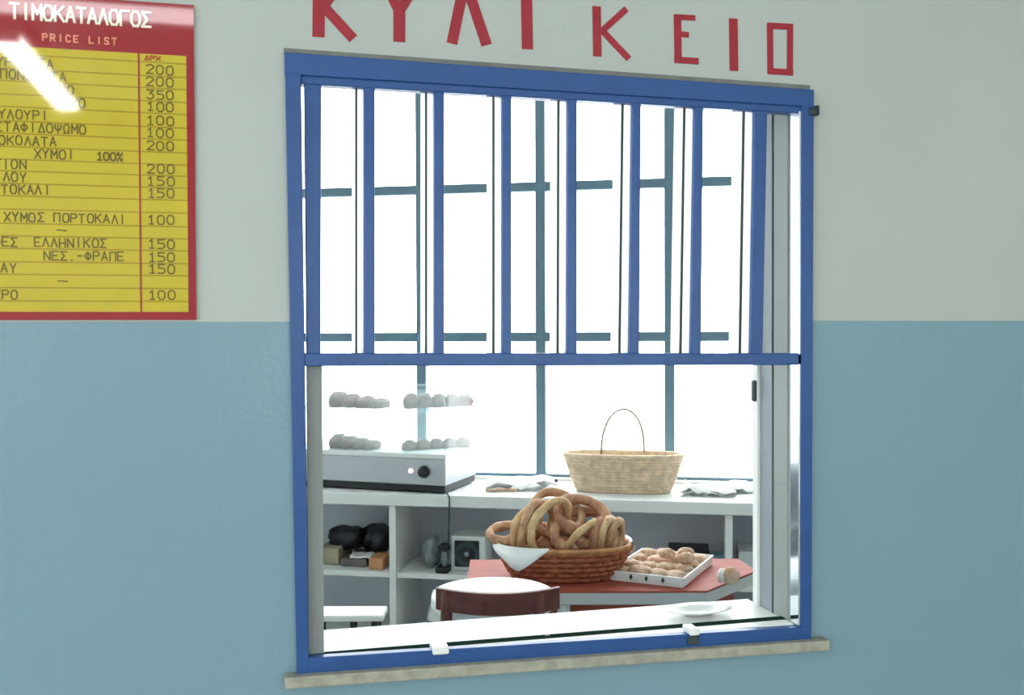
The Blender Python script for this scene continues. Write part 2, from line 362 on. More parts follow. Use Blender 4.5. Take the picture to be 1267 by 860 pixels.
for (a, b), (c, d) in bars + [((933, 948), (928, 942))]:
    t0 = topy(a)-4
    if a != 933: bf('bar', [(a, t0), (b, topy(b)-4), (d, 439), (c, 439)], -.006, .014, M['blue'], gr, .002)
    wd = 12 + .02*(a-347); g = 9 + .0055*(a-450)
    ss = bf('side_strip', [(a-wd, t0), (a+3, t0), (c+3, 440), (c-wd, 440)], .006, .010, M['strip'], gr, 0)
    bf('strip_gasket', [(a-g-1.3, t0), (a-g+1.3, t0), (c-g+1.3, 440), (c-g-1.3, 440)], .002, .0055, M['gasket'], gr, 0).parent = ss

# ------------------------------------------------------------------ red painted lettering above the window
sg = thing('painted_sign', 'red hand-painted capital letters reading ΚΥΛΙΚΕΙΟ above the window', 'sign', tuple(on_y(680, 60)))
def stroke(mb, a, b, wpx, k=0):                              # a painted stroke between two image points of the wall
    A, Bq = on_y(*a), on_y(*b); d = (Bq-A); d.y = 0; d.normalize(); n = Vector((-d.z, 0, d.x))*(wpx/1150/2*1.0)
    mb.hexa([(p.x-sg.location.x, y, p.z-sg.location.z) for y in (-.0012-.00025*k, .0005) for p in (A-n, Bq-n, Bq+n, A+n)])
WPX = 14*1.78
L8 = [
    ([((395, -38), (394, 46), 14), ((396, 14), (434, -38), 11), ((402, 10), (437, 48), 12)]),
    ([((494, 8), (494, 52), 14), ((494, 14), (470, -32), 12), ((494, 14), (521, -30), 12)]),
    ([((576, -28), (559, 54), 13), ((574, -28), (602, 56), 13)]),
    ([((651, -22), (652.5, 61), 14)]),
    ([((738, 8), (739, 70), 11), ((743, 40), (775, 11), 8), ((743, 36), (778, 73), 8)]),
    ([((838, 18), (839, 78), 10), ((834, 21), (860, 22.5), 7), ((838, 42), (852, 43.5), 7), ((834, 74), (864, 76), 8)]),
    ([((907, 23), (908, 88), 12)]),
    ([((952.5, 29), (953, 91), 8.5), ((977.5, 30), (977, 92), 8.5), ((950, 32), (981, 33.5), 8), ((950, 88), (981, 90), 8)]),
]
for st in L8:
    mb = MB()
    for k, (a, b, wpx) in enumerate(st): stroke(mb, a, b, wpx*1.72, k)
    mb.build('letter', M['red'], sg)

# ------------------------------------------------------------------ the price list
PX0, PX1, PZ0, PZ1 = -.5125, -.1555, 1.5690, 2.1000
po = thing('price_list', 'glossy yellow and red printed price list on the wall', 'poster', ((PX0+PX1)/2, -.001, PZ0))
def pb(name, x0, x1, z0, z1, y0, y1, mt):
    return MB().box(x0-po.location.x, x1-po.location.x, y0-po.location.y, y1-po.location.y, z0-PZ0, z1-PZ0).build(name, mt, po)
pb('backing_board', PX0, PX1, PZ0, PZ1, -.0050, -.0008, M['posterred'])
YX0, YX1, YZ0, YZ1 = PX0+.011, PX1-.0125, 1.5825, 2.0135
pb('yellow_panel', YX0, YX1, YZ0, YZ1, -.0056, -.0048, M['yellow'])
lines = [2.0, 1.9771, 1.9569, 1.9354, 1.9152, 1.8922, 1.872, 1.8504, 1.8302, 1.8113, 1.791, 1.7707, 1.7491, 1.7261, 1.7058, 1.6855, 1.6639, 1.6435, 1.6219, 1.6002]
for z in lines: pb('ruled_line', YX0, YX1, z-.0011, z+.0011, -.00585, -.0055, M['inkline'])
CX = -.2435
pb('column_rule', CX-.0016, CX+.0016, YZ0, YZ1, -.006, -.0055, M['inkred'])
G = {  # stroke letters on a 4 x 6 grid
 'Α': [[(0,0),(2,6),(4,0)],[(1,2),(3,2)]], 'Δ': [[(0,0),(2,6),(4,0),(0,0)]], 'Ε': [[(4,6),(0,6),(0,0),(4,0)],[(0,3),(3,3)]], 'Η': [[(0,0),(0,6)],[(4,0),(4,6)],[(0,3),(4,3)]],
 'Ι': [[(2,0),(2,6)]], 'Κ': [[(0,0),(0,6)],[(4,6),(0,2.6)],[(1.3,3.6),(4,0)]], 'Λ': [[(0,0),(2,6),(4,0)]], 'Μ': [[(0,0),(0,6),(2,2.4),(4,6),(4,0)]], 'Ν': [[(0,0),(0,6),(4,0),(4,6)]],
 'Ο': [[(1,0),(3,0),(4,1.5),(4,4.5),(3,6),(1,6),(0,4.5),(0,1.5),(1,0)]], 'Π': [[(0,0),(0,6),(4,6),(4,0)]], 'Ρ': [[(0,0),(0,6),(3.2,6),(4,5),(4,4),(3.2,3),(0,3)]],
 'Σ': [[(4,6),(0,6),(2.4,3),(0,0),(4,0)]], 'Τ': [[(0,6),(4,6)],[(2,6),(2,0)]], 'Υ': [[(0,6),(2,3),(4,6)],[(2,3),(2,0)]], 'Φ': [[(2,0),(2,6)],[(1,1.3),(3,1.3),(4,2.5),(4,3.7),(3,4.8),(1,4.8),(0,3.7),(0,2.5),(1,1.3)]],
 'Χ': [[(0,0),(4,6)],[(0,6),(4,0)]], 'Ψ': [[(2,0),(2,6)],[(0,6),(0,3.5),(1,2.3),(3,2.3),(4,3.5),(4,6)]], 'Ω': [[(0,0),(1.3,0),(.2,2.5),(.2,4.5),(1.2,6),(2.8,6),(3.8,4.5),(3.8,2.5),(2.7,0),(4,0)]],
 'Ζ': [[(0,6),(4,6),(0,0),(4,0)]], 'Γ': [[(0,0),(0,6),(4,6)]],
 '0': [[(1,0),(3,0),(4,1.5),(4,4.5),(3,6),(1,6),(0,4.5),(0,1.5),(1,0)]], '1': [[(.8,4.6),(2.2,6),(2.2,0)],[(.8,0),(3.4,0)]], '2': [[(0,5),(1,6),(3,6),(4,5),(4,4),(0,0),(4,0)]],
 '3': [[(0,6),(4,6),(1.6,3.6),(3.2,3.4),(4,2.2),(3.6,.8),(2.4,0),(.8,0),(0,.8)]], '5': [[(4,6),(.3,6),(.3,3.6),(2.8,3.6),(4,2.6),(4,1),(2.8,0),(0,0)]], '%': [[(0,0),(4,6)],[(.2,6),(1.2,6),(1.2,4.6),(.2,4.6),(.2,6)],[(2.8,1.4),(3.8,1.4),(3.8,0),(2.8,0),(2.8,1.4)]],
 '-': [[(.6,3),(3.4,3)]], '.': [[(1.6,0),(2.4,0)]], '—': [[(-1.2,3.2),(5.2,2.8)]],
 'P': [[(0,0),(0,6),(3.2,6),(4,5),(4,4),(3.2,3),(0,3)]], 'R': [[(0,0),(0,6),(3.2,6),(4,5),(4,4),(3.2,3),(0,3)],[(2,3),(4,0)]], 'I': [[(2,0),(2,6)]], 'C': [[(4,5),(3,6),(1,6),(0,4.5),(0,1.5),(1,0),(3,0),(4,1)]], 'E': [[(4,6),(0,6),(0,0),(4,0)],[(0,3),(3,3)]], 'L': [[(0,6),(0,0),(4,0)]], 'S': [[(4,5.3),(3,6),(1,6),(0,5),(.6,3.5),(3.4,2.5),(4,1),(3,0),(1,0),(0,.7)]], 'T': [[(0,6),(4,6)],[(2,6),(2,0)]],
}
def text(s, x_end, z, pitch, cw, ch, sw, mt, name='printed_line', start=None, jit=.0):
    x0 = start if start is not None else x_end-pitch*len(s)+(pitch-cw)
    mb = MB(); k = 0
    for i, c in enumerate(s):
        if c == ' ': continue
        ox, oz = x0+i*pitch+random.uniform(-jit, jit), z+random.uniform(-jit, jit)
        if ox < PX0+.014: continue
        for pl_ in G[c]:
            for a, b in zip(pl_[:-1], pl_[1:]):
                A = Vector((ox+a[0]/4*cw, 0, oz+a[1]/6*ch)); Bq = Vector((ox+b[0]/4*cw, 0, oz+b[1]/6*ch)); d = (Bq-A).normalized()
                n = Vector((-d.z, 0, d.x))*sw/2; A = A-d*sw*.45; Bq = Bq+d*sw*.45
                y0 = -.00640-.00001*(k % 9); k += 1
                mb.hexa([(p.x-po.location.x, y-po.location.y, p.z-PZ0) for y in (y0, -.0049) for p in (A-n, Bq-n, Bq+n, A+n)])
    return mb.build(name, mt, po)
def wx(px, py=200): return on_y(px, py).x
rows = [('ΤΥΡΟΠΙΤΑ', 68, '200'), ('ΖΑΜΠΟΝΟΠΙΤΑ', 83, '200'), ('ΤΥΡΟ', 93, '350'), ('ΚΡΥΟ', 107, '100'), ('ΚΟΥΛΟΥΡΙ', 60, '100'), ('ΣΤΑΦΙΔΟΨΩΜΟ', 107, '100'), ('ΣΟΚΟΛΑΤΑ', 70, '200'),
        ('ΧΥΜΟΙ', 92, ''), ('ΤΙΟΝ', 33, '200'), ('ΛΟΥ', 33, '150'), ('ΠΟΡΤΟΚΑΛΙ', 62, '150'), ('', 0, ''), ('ΧΥΜΟΣ ΠΟΡΤΟΚΑΛΙ', 155, '100'), ('—', 80, ''), ('ΕΛΛΗΝΙΚΟΣ', 131, '150'), ('ΝΕΣ.-ΦΡΑΠΕ', 152, '150'), ('ΤΣΑΥ', 19, '150'), ('—', 80, ''), ('ΝΕΡΟ', 20, '100')]
for (s, e, pr_), z1, z0 in zip(rows, lines[:-1], lines[1:]):
    if s: text(s, wx(e), z0+.0035, .0126 if len(s) > 1 else .015, .0088, .0142, .0021, M['ink'], jit=.0006)
    if pr_: text(pr_, 0, z0+.0035, .0155, .0105, .0145, .0022, M['ink'], 'printed_price', start=wx(183), jit=.0006)
text('ΚΑΦΕΣ', wx(21), lines[15]+.0035, .0126, .0088, .0142, .0021, M['ink'], jit=.0006)
text('100%', wx(152), lines[8]+.0035, .0105, .0078, .0125, .0026, M['ink'])
text('ΔΡΧ', 0, 2.0035, .009, .0065, .0065, .002, M['inkred'], 'column_heading', start=wx(181))
text('ΤΙΜΟΚΑΤΑΛΟΓΟΣ', 0, 2.0585, .0168, .0128, .0235, .0042, M['inkwhite'], 'headline', start=wx(14, 20))
text('PRICE LIST', 0, 2.0255, .0118, .0062, .0105, .0022, M['inkpink'], 'subheading', start=wx(54, 50))

# ------------------------------------------------------------------ fluorescent fittings on the hall ceiling
def batten(loc, length, rz, label, glow='lamp'):
    t = thing('fluorescent_fitting', label, 'lamp', loc, rz, 'ceiling fittings')
    MB().box(-length/2, length/2, -.11, .11, -.05, 0).build('housing', M['white'], t, bevel=.004)
    MB().prism([(-.085, -.05), (.085, -.05), (.07, -.085), (.03, -.098), (-.03, -.098), (-.07, -.085)], -length/2+.03, length/2-.03, 'x').build('diffuser', M[glow], t)
    for e in (-1, 1): MB().box(e*(length/2-.015)-.015, e*(length/2-.015)+.015, -.095, .095, -.1, -.05).build('end_cap', M['white'], t, bevel=.003)
batten((-1.5, -5.35, ZT), 1.9, math.pi/2, 'white fluorescent ceiling fitting running away from the serving window')
batten((-.95, -3.85, ZT), 1.3, 0, 'white fluorescent ceiling fitting parallel to the serving window wall', 'lamp_dim')

# ------------------------------------------------------------------ the counter along the rear wall
CT = .872; CD = .46                                       # counter height and depth
cw_ = thing('counter_worktop', 'white laminate worktop running along the bright rear window', 'worktop', B(0, 0, CT-.05), krot)
MB().box(U0+.12, U1-.1, -CD, -.005, 0, .05).build('worktop_board', M['whitelam'], cw_, bevel=.004)
ud = [hitB(485.5, 660, CD-.02)[0], hitB(902, 660, CD-.02)[0]]
ct = thing('open_shelf_unit', 'white and grey open shelving under the worktop', 'shelf unit', B(0, 0, 0), krot)
ZS = hitB(525, 710, CD-.03)[1]
MB().box(U0+.15, U1-.12, -.03, -.012, .06, CT-.052).build('back_panel', M['greylam'], ct)
for u in [U0+.16] + ud + [U1-.16]: MB().box(u-.0145, u+.0145, -CD+.02, -.03, 0, CT-.052).build('upright', M['whitelam'], ct, bevel=.002)
us = [U0+.16] + ud + [U1-.16]
for i, (a, b) in enumerate(zip(us[:-1], us[1:])):
    MB().box(a+.015, b-.015, -CD+.03, -.031, ZS-.022, ZS).build('shelf', M['whitelam'], ct, bevel=.002)
    MB().box(a+.015, b-.015, -CD+.03, -.031, .22, .24).build('shelf', M['whitelam'], ct, bevel=.002)

# ------------------------------------------------------------------ display warmer on the counter
wm_rz = -YAW-math.radians(19)
WA = on_z(551, 612, CT)                                    # its front right foot
wm = thing('display_warmer', 'steel heated display case with flare-hazed glass and a black knob on the worktop', 'display case', (WA.x, WA.y, CT), wm_rz)
WW, WD = .80, .36                                          # local: x from -WW to 0, y from 0 to WD
for fx in (-WW+.05, -.05):
    for fy in (.04, WD-.04): MB().lathe([(.022, 0), (.026, .03)], 14, (fx, fy, 0)).build('foot', M['dark'], wm)
MB().box(-WW+.004, -.004, .006, WD-.01, .006, .036).build('base_tray', M['dark'], wm)
MB().box(-WW, 0, 0, WD, .034, .145).build('base_housing', M['steel'], wm, bevel=.006)
MB().box(-WW-.004, .004, -.004, WD+.004, .145, .166).build('base_rim', M['whitelam'], wm, bevel=.004)
mb = MB(); mb.lathe([(.024, 0), (.026, .004), (.021, .008), (.020, .024), (.014, .028)], 20); kb = mb.build('control_knob', M['dark'], wm); kb.rotation_euler = (math.pi/2, 0, 0); kb.location = (-.095, 0, .09)
mb = MB(); mb.lathe([(.010, 0), (.010, .006), (.006, .009)], 14); kb = mb.build('pilot_lamp', M['led'], wm); kb.rotation_euler = (math.pi/2, 0, 0); kb.location = (-.155, 0, .092)
GZ0, GZ1, GS = .166, .43, .345
MB().box(-WW, 0, 0, .006, GZ0, GZ1).build('glass_front', M['caseglass'], wm)
MB().box(-.006, 0, .007, WD, GZ0, GZ1).build('glass_side', M['caseglass'], wm)
MB().box(-WW, -WW+.006, .007, WD, GZ0, GZ1).build('glass_side', M['caseglass'], wm)
MB().box(-WW, 0, 0, WD, GZ1, GZ1+.006).build('glass_top', M['caseglass'], wm)
MB().box(-WW+.008, -.008, .01, WD-.01, GS-.007, GS).build('glass_shelf', M['shelfglass'], wm)
def lump(mb, c, rx, ry, rz_, n=10, seed=0):
    rnd = random.Random(seed); prof = []
    vs = []; fs = []
    for i in range(n//2+1):
        a = math.pi*i/(n//2) 
        for k in range(n):
            th = 2*math.pi*k/n; j = 1+rnd.uniform(-.1, .1)
            vs.append((c[0]+rx*j*math.sin(a)*math.cos(th), c[1]+ry*j*math.sin(a)*math.sin(th), c[2]+rz_*(math.cos(a))*(j if 0 < i < n//2 else 1)))
    for i in range(n//2):
        for k in range(n): fs.append((i*n+k, (i+1)*n+k, (i+1)*n+(k+1) % n, i*n+(k+1) % n))
    return mb.add(vs, fs, True)
wmM = Matrix.Translation(wm.location) @ Matrix.Rotation(wm_rz, 4, 'Z')
def pastry(x, y, z, rx, ry, rz_, label, group, mt='pie', sd=0):
    p = wmM @ Vector((x, y, z)); mb = MB(); lump(mb, (0, 0, rz_), rx, ry, rz_, 12, sd)
    for i, v in enumerate(mb.v):
        if v[2] < rz_*.5: mb.v[i] = (v[0], v[1], rz_*.5)
    mb.v = [(a, b, c-rz_*.5) for a, b, c in mb.v]
    o = mb.build('pastry', M[mt], None); o.location = p; o.rotation_euler = (0, 0, wm_rz); tag(o, label, 'pastry', group)
ORD = ('first', 'second', 'third', 'fourth', 'fifth')
for i in range(4): pastry(-.545+i*.066, .10, GS, .038, .08, .046-.006*i, 'filled pastry on the upper glass shelf, left of the window bar, %s from the left' % ORD[i], 'pastries at left of the warmer\'s upper shelf', sd=i)
for i in range(5): pastry(-.205+i*.043, .11+.05*i, GS, .036, .05, .044-.002*i, 'filled pastry on the upper glass shelf near its right end, %s from the left' % ORD[i], 'pastries at right of the warmer\'s upper shelf', sd=10+i)
for i in range(4): pastry(-.55+i*.055, .10, .166, .034, .07, .040-.005*i, 'pastry on the floor of the warmer at its left, %s from the left' % ORD[i], 'pastries at left of the warmer floor', sd=20+i)
for i in range(5): pastry(-.215+i*.043, .12+.045*i, .166, .034, .05, .028, 'pastry on the floor of the warmer above the knob, %s from the left' % ORD[i], 'pastries at right of the warmer floor', sd=30+i)
# its cord hanging over the edge of the worktop
u, z = hitB(556, 620, CD+.012)
pts = []
for px, py, d in ((549, 600, CD-.15), (553, 610, CD-.02), (556, 616, CD+.012), (556, 640, CD+.012), (555, 665, CD+.005), (554, 690, CD-.06)):
    uu, zz = hitB(px, py, d); pts.append(B(uu, d, max(zz, CT+.004) if d < CD-.01 and py < 612 else zz))
tag(MB().tube(pts, .0035, 8).build('power_cord', M['gasket']), 'thin grey power cord hanging down from the display warmer', 'cord')

# ------------------------------------------------------------------ pale basket with a hoop handle
def oval(a, b, p, n):
    for k in range(n):
        th = 2*math.pi*k/n; c, s = math.cos(th), math.sin(th)
        yield (a*math.copysign(abs(c)**(2/p), c), b*math.copysign(abs(s)**(2/p), s))
def basket(parent, a0, b0, a1, b1, h, rows, stakes, rr, mt, rim_mt, rim_r, p=2.6, floor_mt=None):
    n = stakes*4; body = MB()
    for j in range(rows):
        t = (j+.5)/rows; a = a0+(a1-a0)*t**.8; b = b0+(b1-b0)*t**.8; z = h*t
        pts = []
        for k, (x, y) in enumerate(oval(a, b, p, n)):
            s = math.cos(math.pi*k/2/1.0 + math.pi*j)*rr*.55; l = math.hypot(x, y); pts.append((x*(1+s/l), y*(1+s/l), z))
        body.tube(pts, [rr]*len(pts), 5, closed=True)
    body.build('woven_wall', mt, parent)
    st = MB(); b_ = list(oval(a0, b0, p, stakes)); t_ = list(oval(a1, b1, p, stakes))
    for (x0, y0), (x1, y1) in zip(b_, t_):
        pts = [(x0+(x1-x0)*t**.8, y0+(y1-y0)*t**.8, h*t) for t in (0, .25, .5, .75, 1)]
        st.tube(pts, rr*.6, 5)
    st.build('stakes', mt, parent)
    r_ = MB(); r_.tube([(x, y, h) for x, y in oval(a1, b1, p, n)], rim_r, 8, closed=True); r_.build('rim', rim_mt, parent)
    MB().prism(list(oval(a0*.99, b0*.99, p, 40)), 0.0, .008).build('basket_base', mt, parent)
bp = on_z(773, 611, CT); u, z = hitB(771, 600, .25)
bk = thing('pale_basket', 'pale straw basket with a thin hoop handle on the worktop', 'basket', B(hitB(770, 605, .3)[0], .25, CT+.001), krot)
basket(bk, .185, .06, .245, .088, .155, 12, 26, .0075, M['straw'], M['straw'], .009)
hp = []
for k in range(17):
    t = math.pi*k/16; hp.append((-.085*math.cos(t)-.0, -.082*math.cos(t), .15+.195*math.sin(t)**.8))
MB().tube(hp, .0042, 8).build('hoop_handle', M['strawd'], bk)

# loose papers on the worktop
def paper(name, u, d, w_, l, rz, label, cat='paper', h=.012, mt='paper', sd=1, z=CT):
    rnd = random.Random(sd); n = 7; vs = []; 
    for k in (0, 1):
        for i in range(n):
            for j in range(n):
                x = (i/(n-1)-.5)*w_; y = (j/(n-1)-.5)*l
                e = rnd.uniform(0, h) if k == 0 else None
                vs.append((x, y, .0005+(e if e is not None else vs[i*n+j][2]+.0022)))
    fs = []
    for i in range(n-1):
        for j in range(n-1):
            a = i*n+j; fs.append((a, a+1, a+n+1, a+n)); a += n*n; fs.append((a, a+n, a+n+1, a+1))
    for i in range(n-1):
        fs += [(i, n*n+i, n*n+i+1, i+1), (n*(n-1)+i, n*(n-1)+i+1, n*n+n*(n-1)+i+1, n*n+n*(n-1)+i), (i*n, (i+1)*n, n*n+(i+1)*n, n*n+i*n), (i*n+n-1, n*n+i*n+n-1, n*n+(i+1)*n+n-1, (i+1)*n+n-1)]
    o = MB().add(vs, fs, True).build(name, M[mt]); o.location = B(u, d, z+.001); o.rotation_euler = (0, 0, krot+rz); return tag(o, label, cat)
pu = lambda px, d=.3: hitB(px, 606, d)[0]
paper('wrapping_paper', pu(640), .22, .30, .2, .2, 'crumpled white wrapping paper on the worktop between the warmer and the pale basket', h=.045, sd=3)
paper('paper_bag', pu(878), .24, .22, .2, -.1, 'crumpled white paper bag on the worktop right of the pale basket', 'paper bag', h=.04, sd=4)
paper('paper_sheet', pu(918, .3), .16, .12, .16, .3, 'pale crumpled sheet at the right end of the visible worktop', h=.035, sd=5)
mb = MB(); a = B(pu(603, .33), .36, CT+.008); b = B(pu(640, .33), .33, CT+.008); tag(MB().tube([a, (a+b)/2+Vector((0,0,.002)), b], [.006, .007, .005], 8).build('wooden_stick', M['cookie']), 'short brown stick lying on the worktop before the white paper', 'stick')
a = B(pu(612, .06), .06, CT+.01); mb = MB()
tag(MB().tube([a, B(pu(690, .06), .06, CT+.01)], .007, 8).build('metal_rod', M['gasket']), 'thin dark rod lying along the window sill behind the white paper', 'rod')

# ------------------------------------------------------------------ things on the shelves
SD = .30
def boxthing(name, px0, px1, py0, py1, d, depth, label, cat, mt, bevel=.004, zbase=None, group=None):
    u0, _ = hitB(px0, 700, d); u1, _ = hitB(px1, 700, d); z1 = hitB((px0+px1)/2, py0, d)[1]; z0 = ZS if zbase is None else zbase
    o = thing(name, label, cat, B((u0+u1)/2, d-depth/2, z0+.001), krot, group)
    h = (u1-u0)/2; MB().box(-h, h, -depth/2, depth/2, 0, z1-z0).build('box_body', M[mt], o, bevel=bevel)
    return o, h, z1-z0
sp, h, hh = boxthing('loudspeaker', 558, 601, 664, 710, .36, .14, 'small white-cased speaker with a black square front on the shelf', 'speaker', 'whitelam', .005)
fgr = MB().box(-h+.016, h-.028, -.076, -.068, .018, hh-.018).build('front_grille', M['dark'], sp, bevel=.003)
cone = MB(); cone.lathe([(.052, 0), (.050, .004), (.044, .004), (.030, -.004), (.014, -.004), (.010, .004), (.002, .006)], 28, caps=False); co = cone.build('speaker_cone', M['gasket'], fgr); co.rotation_euler = (math.pi/2, 0, 0); co.location = (-.005, -.078, hh/2)
dc = MB().lathe([(.011, 0), (.010, .006), (.004, .009)], 14).build('dust_cap', M['alu'], fgr); dc.rotation_euler = (math.pi/2, 0, 0); dc.location = (-.005, -.079, hh/2)
def bagthing(name, px0, px1, py0, d, depth, label, cat, mt, sd, z0=None):
    u0, _ = hitB(px0, 700, d); u1, _ = hitB(px1, 700, d); z1 = hitB((px0+px1)/2, py0, d)[1]; z0 = ZS if z0 is None else z0
    mb = MB(); hz_ = (z1-z0)/2; rnd = random.Random(sd); n = 18; vs = []; fs = []
    for i in range(11):
        a = math.pi*i/10
        for k in range(n):
            th = 2*math.pi*k/n; j = 1+(.20*math.sin(2*th+sd)+.16*math.sin(5*th+3*a+sd))*math.sin(a)+rnd.uniform(-.16, .10)
            vs.append(((u1-u0)/2*j*math.sin(a)**.6*math.cos(th), depth/2*j*math.sin(a)**.6*math.sin(th), hz_+hz_*math.cos(a)*(1 if i in (0, 10) else min(1, j))))
    for i in range(10):
        for k in range(n): fs.append((i*n+k, (i+1)*n+k, (i+1)*n+(k+1) % n, i*n+(k+1) % n))
    mb.add(vs, fs, True); o = mb.build(name, M[mt]); o.location = B((u0+u1)/2, d-depth/2, z0+.001); o.rotation_euler = (0, 0, krot); return tag(o, label, cat)
bagthing('crumpled_bag', 519, 541, 668, .36, .14, 'grey crumpled plastic bag on the shelf left of the speaker', 'bag', 'clear', 5)
# little dark stand beside the speaker
u, _ = hitB(549, 700, .38); t = thing('small_device', 'small dark device on a black foot between the grey bag and the speaker', 'device', B(u, .38, ZS+.001), krot)
MB().box(-.028, .028, -.04, .04, 0, .022).build('foot', M['dark'], t, bevel=.006)
MB().tube([(.0, .01, .02), (.004, .015, .06), (.0, .0, .095)], .012, 10).build('neck', M['alu'], t)
MB().lathe([(.012, 0), (.024, .006), (.026, .022), (.014, .034)], 18, (.004, 0, .085)).build('head', M['dark'], t)
# left bay
boxthing('carton', 392, 419, 679, 712, .34, .18, 'beige carton standing at the left end of the shelf', 'carton', 'carton')
boxthing('carton', 421, 453, 692, 712, .36, .2, 'flat grey-brown carton under the black bags', 'carton', 'cartong')
boxthing('carton', 456, 474, 691, 712, .40, .12, 'small orange carton beside the white upright', 'carton', 'cartonr')
zc = hitB(437, 692, .36)[1]
bagthing('black_bag', 400, 442, 655, .30, .17, 'black crumpled bag on the shelf, the one further left', 'bag', 'bag', 2, ZS+.04)
bagthing('black_bag', 443, 479, 652, .29, .16, 'black crumpled bag on the shelf, next to the white upright', 'bag', 'bag', 9, ZS+.03)
paper('folded_paper', hitB(446, 688, .34)[0], .31, .10, .09, .2, 'folded white paper lying on the flat grey-brown carton', h=.012, sd=8, z=zc+.001)
# lower shelf bottle, carton in the right-hand bay, dark tin behind the tray
u, _ = hitB(538, 760, .34); t = thing('plastic_bottle', 'white plastic bottle low in the shelving left of the bar stool', 'bottle', B(u, .34, .241), krot)
MB().lathe([(.030, 0), (.034, .01), (.034, .09), (.020, .14), (.010, .16), (.010, .175)], 20).build('bottle_body', M['white'], t)
MB().lathe([(.013, .172), (.013, .20), (.009, .206)], 16).build('cap', M['white'], t)
MB().lathe([(.0345, .03), (.0345, .08)], 20, caps=False).build('label_band', M['blue'], t)
boxthing('carton', 914, 940, 683, 712, .34, .2, 'white carton in the right-hand bay of the shelving', 'carton', 'whitelam')
boxthing('black_tray', 826, 878, 686, 712, .36, .22, 'flat black tray on the shelf behind the pastry tray', 'tray', 'dark')
o, h, hh = boxthing('blue_box', 880, 897, 689, 712, .30, .1, 'small pale blue box on the shelf beside the right-hand upright', 'box', 'paleblue')

# ------------------------------------------------------------------ the red-brown table
CRZ = -YAW
rh = Vector((math.cos(YAW), -math.sin(YAW), 0))
def C(x, dep, z): return Vector((CAM.x, CAM.y, 0)) + rh*x + fh*dep + Vector((0, 0, z))
def toC(p): d = Vector((p.x-CAM.x, p.y-CAM.y, 0)); return d.dot(rh), d.dot(fh)
TZ = .760
fx, fd = toC(on_z(875, 731, TZ)); lx, ld = toC(on_z(575, 731, TZ)); sx_, sd_ = toC(on_z(934, 710, TZ)); bx_, bd_ = toC(on_z(575, 708, TZ))
bd_ = fd+.42; sd_ = fd + .25; sx_ = fx+.21
top = [(lx, fd), (fx, fd), (sx_, sd_), (sx_-.02, bd_), (lx, bd_)]
tb = thing('table', 'red-brown table with a light grey edge and a cut corner', 'table', C(0, 0, 0), CRZ)
MB().prism(top, TZ-.006, TZ).build('tabletop', M['table'], tb)
MB().prism(top, TZ-.042, TZ-.0062).build('edge_band', M['tableedge'], tb, bevel=.002)
ap = [(lx+.05, fd+.06), (fx-.05, fd+.06), (sx_-.07, sd_+.02), (sx_-.09, bd_-.05), (lx+.05, bd_-.05)]
MB().prism(ap, TZ-.11, TZ-.043).build('apron', M['table'], tb)
lgx = toC(on_z(697, 750, .70))[0]
for (x, y) in ((lgx*1.0, fd+.03), (fx-.08, fd+.12), (lgx, bd_-.07), (fx, bd_-.08)):
    MB().tube([(x, y, 0), (x, y, TZ-.043)], .020, 16).build('leg', M['whitelam'], tb)

# ------------------------------------------------------------------ bread basket and its rings
bc = toC(on_z(697, 712, TZ)); BX, BD = bc[0], fd+.185
bb = thing('bread_basket', 'brown wicker basket heaped with bread rings on the red-brown table', 'basket', C(BX, BD, TZ+.001), CRZ)
basket(bb, .150, .085, .212, .135, .105, 6, 26, .0098, M['wicker'], M['wickerrim'], .0085, p=2.4)
# white napkin hanging over the near left rim
def napkin(pts, name, label):
    n = len(pts); th = .002
    mb = MB(); P = [Vector(p) for p in pts]
    vs = P + [p+Vector((0, .001, -th)) for p in P]
    m_ = n//2; fs = []
    for i in range(m_-1):
        a, b, c, d = i, i+1, m_+i+1, m_+i; fs += [(a, b, c, d), (n+a, n+d, n+c, n+b)]
    fs += [(0, m_, n+m_, n), (m_-1, n+m_-1, n+2*m_-1, 2*m_-1)]
    for i in range(m_-1): fs += [(i, n+i, n+i+1, i+1), (m_+i, m_+i+1, n+m_+i+1, n+m_+i)]
    mb.add(vs, fs, True); o = mb.build(name, M['paper']); o.location = bb.location; o.rotation_euler = (0, 0, CRZ); tag(o, label, 'napkin'); return o
rim = [(x, y) for x, y in oval(.224, .147, 2.4, 72)]
def napk(k0, k1, drops, name, label, lift=.012):
    outer = []; inner = []
    ks = [k % 72 for k in range(k0, k1+1)]
    for i, k in enumerate(ks):
        x, y = rim[k]; t = i/(len(ks)-1); j = t*(len(drops)-1); a = int(min(j, len(drops)-2)); dr = drops[a]+(drops[a+1]-drops[a])*(j-a)
        inner.append((x*.82, y*.82, .105-.02)); outer.append((x*1.012-(.0), y*1.02, .105-dr))
    mid = [(rim[k][0]*.97, rim[k][1]*.97, .105+lift) for k in ks]
    m_ = len(ks); P = [Vector(p) for p in inner+mid+outer]; n = len(P)
    vs = P + [p+Vector((p.x*.012, p.y*.012, .0018)) for p in P]; fs = []
    for r_ in range(2):
        for i in range(m_-1):
            a = r_*m_+i; fs += [(a, a+1, a+m_+1, a+m_), (n+a, n+a+m_, n+a+m_+1, n+a+1)]
    for i in range(m_-1): fs += [(i, n+i, n+i+1, i+1), (2*m_+i, 2*m_+i+1, n+2*m_+i+1, n+2*m_+i)]
    o = MB().add(vs, fs, True).build(name, M['paper']); o.location = bb.location; o.rotation_euler = (0, 0, CRZ); tag(o, label, 'napkin')
napk(38, 52, [.0, .012, .02, .03, .05, .062, .045, .02, -.008], 'paper_napkin', 'white paper napkin hanging over the near left rim of the bread basket')
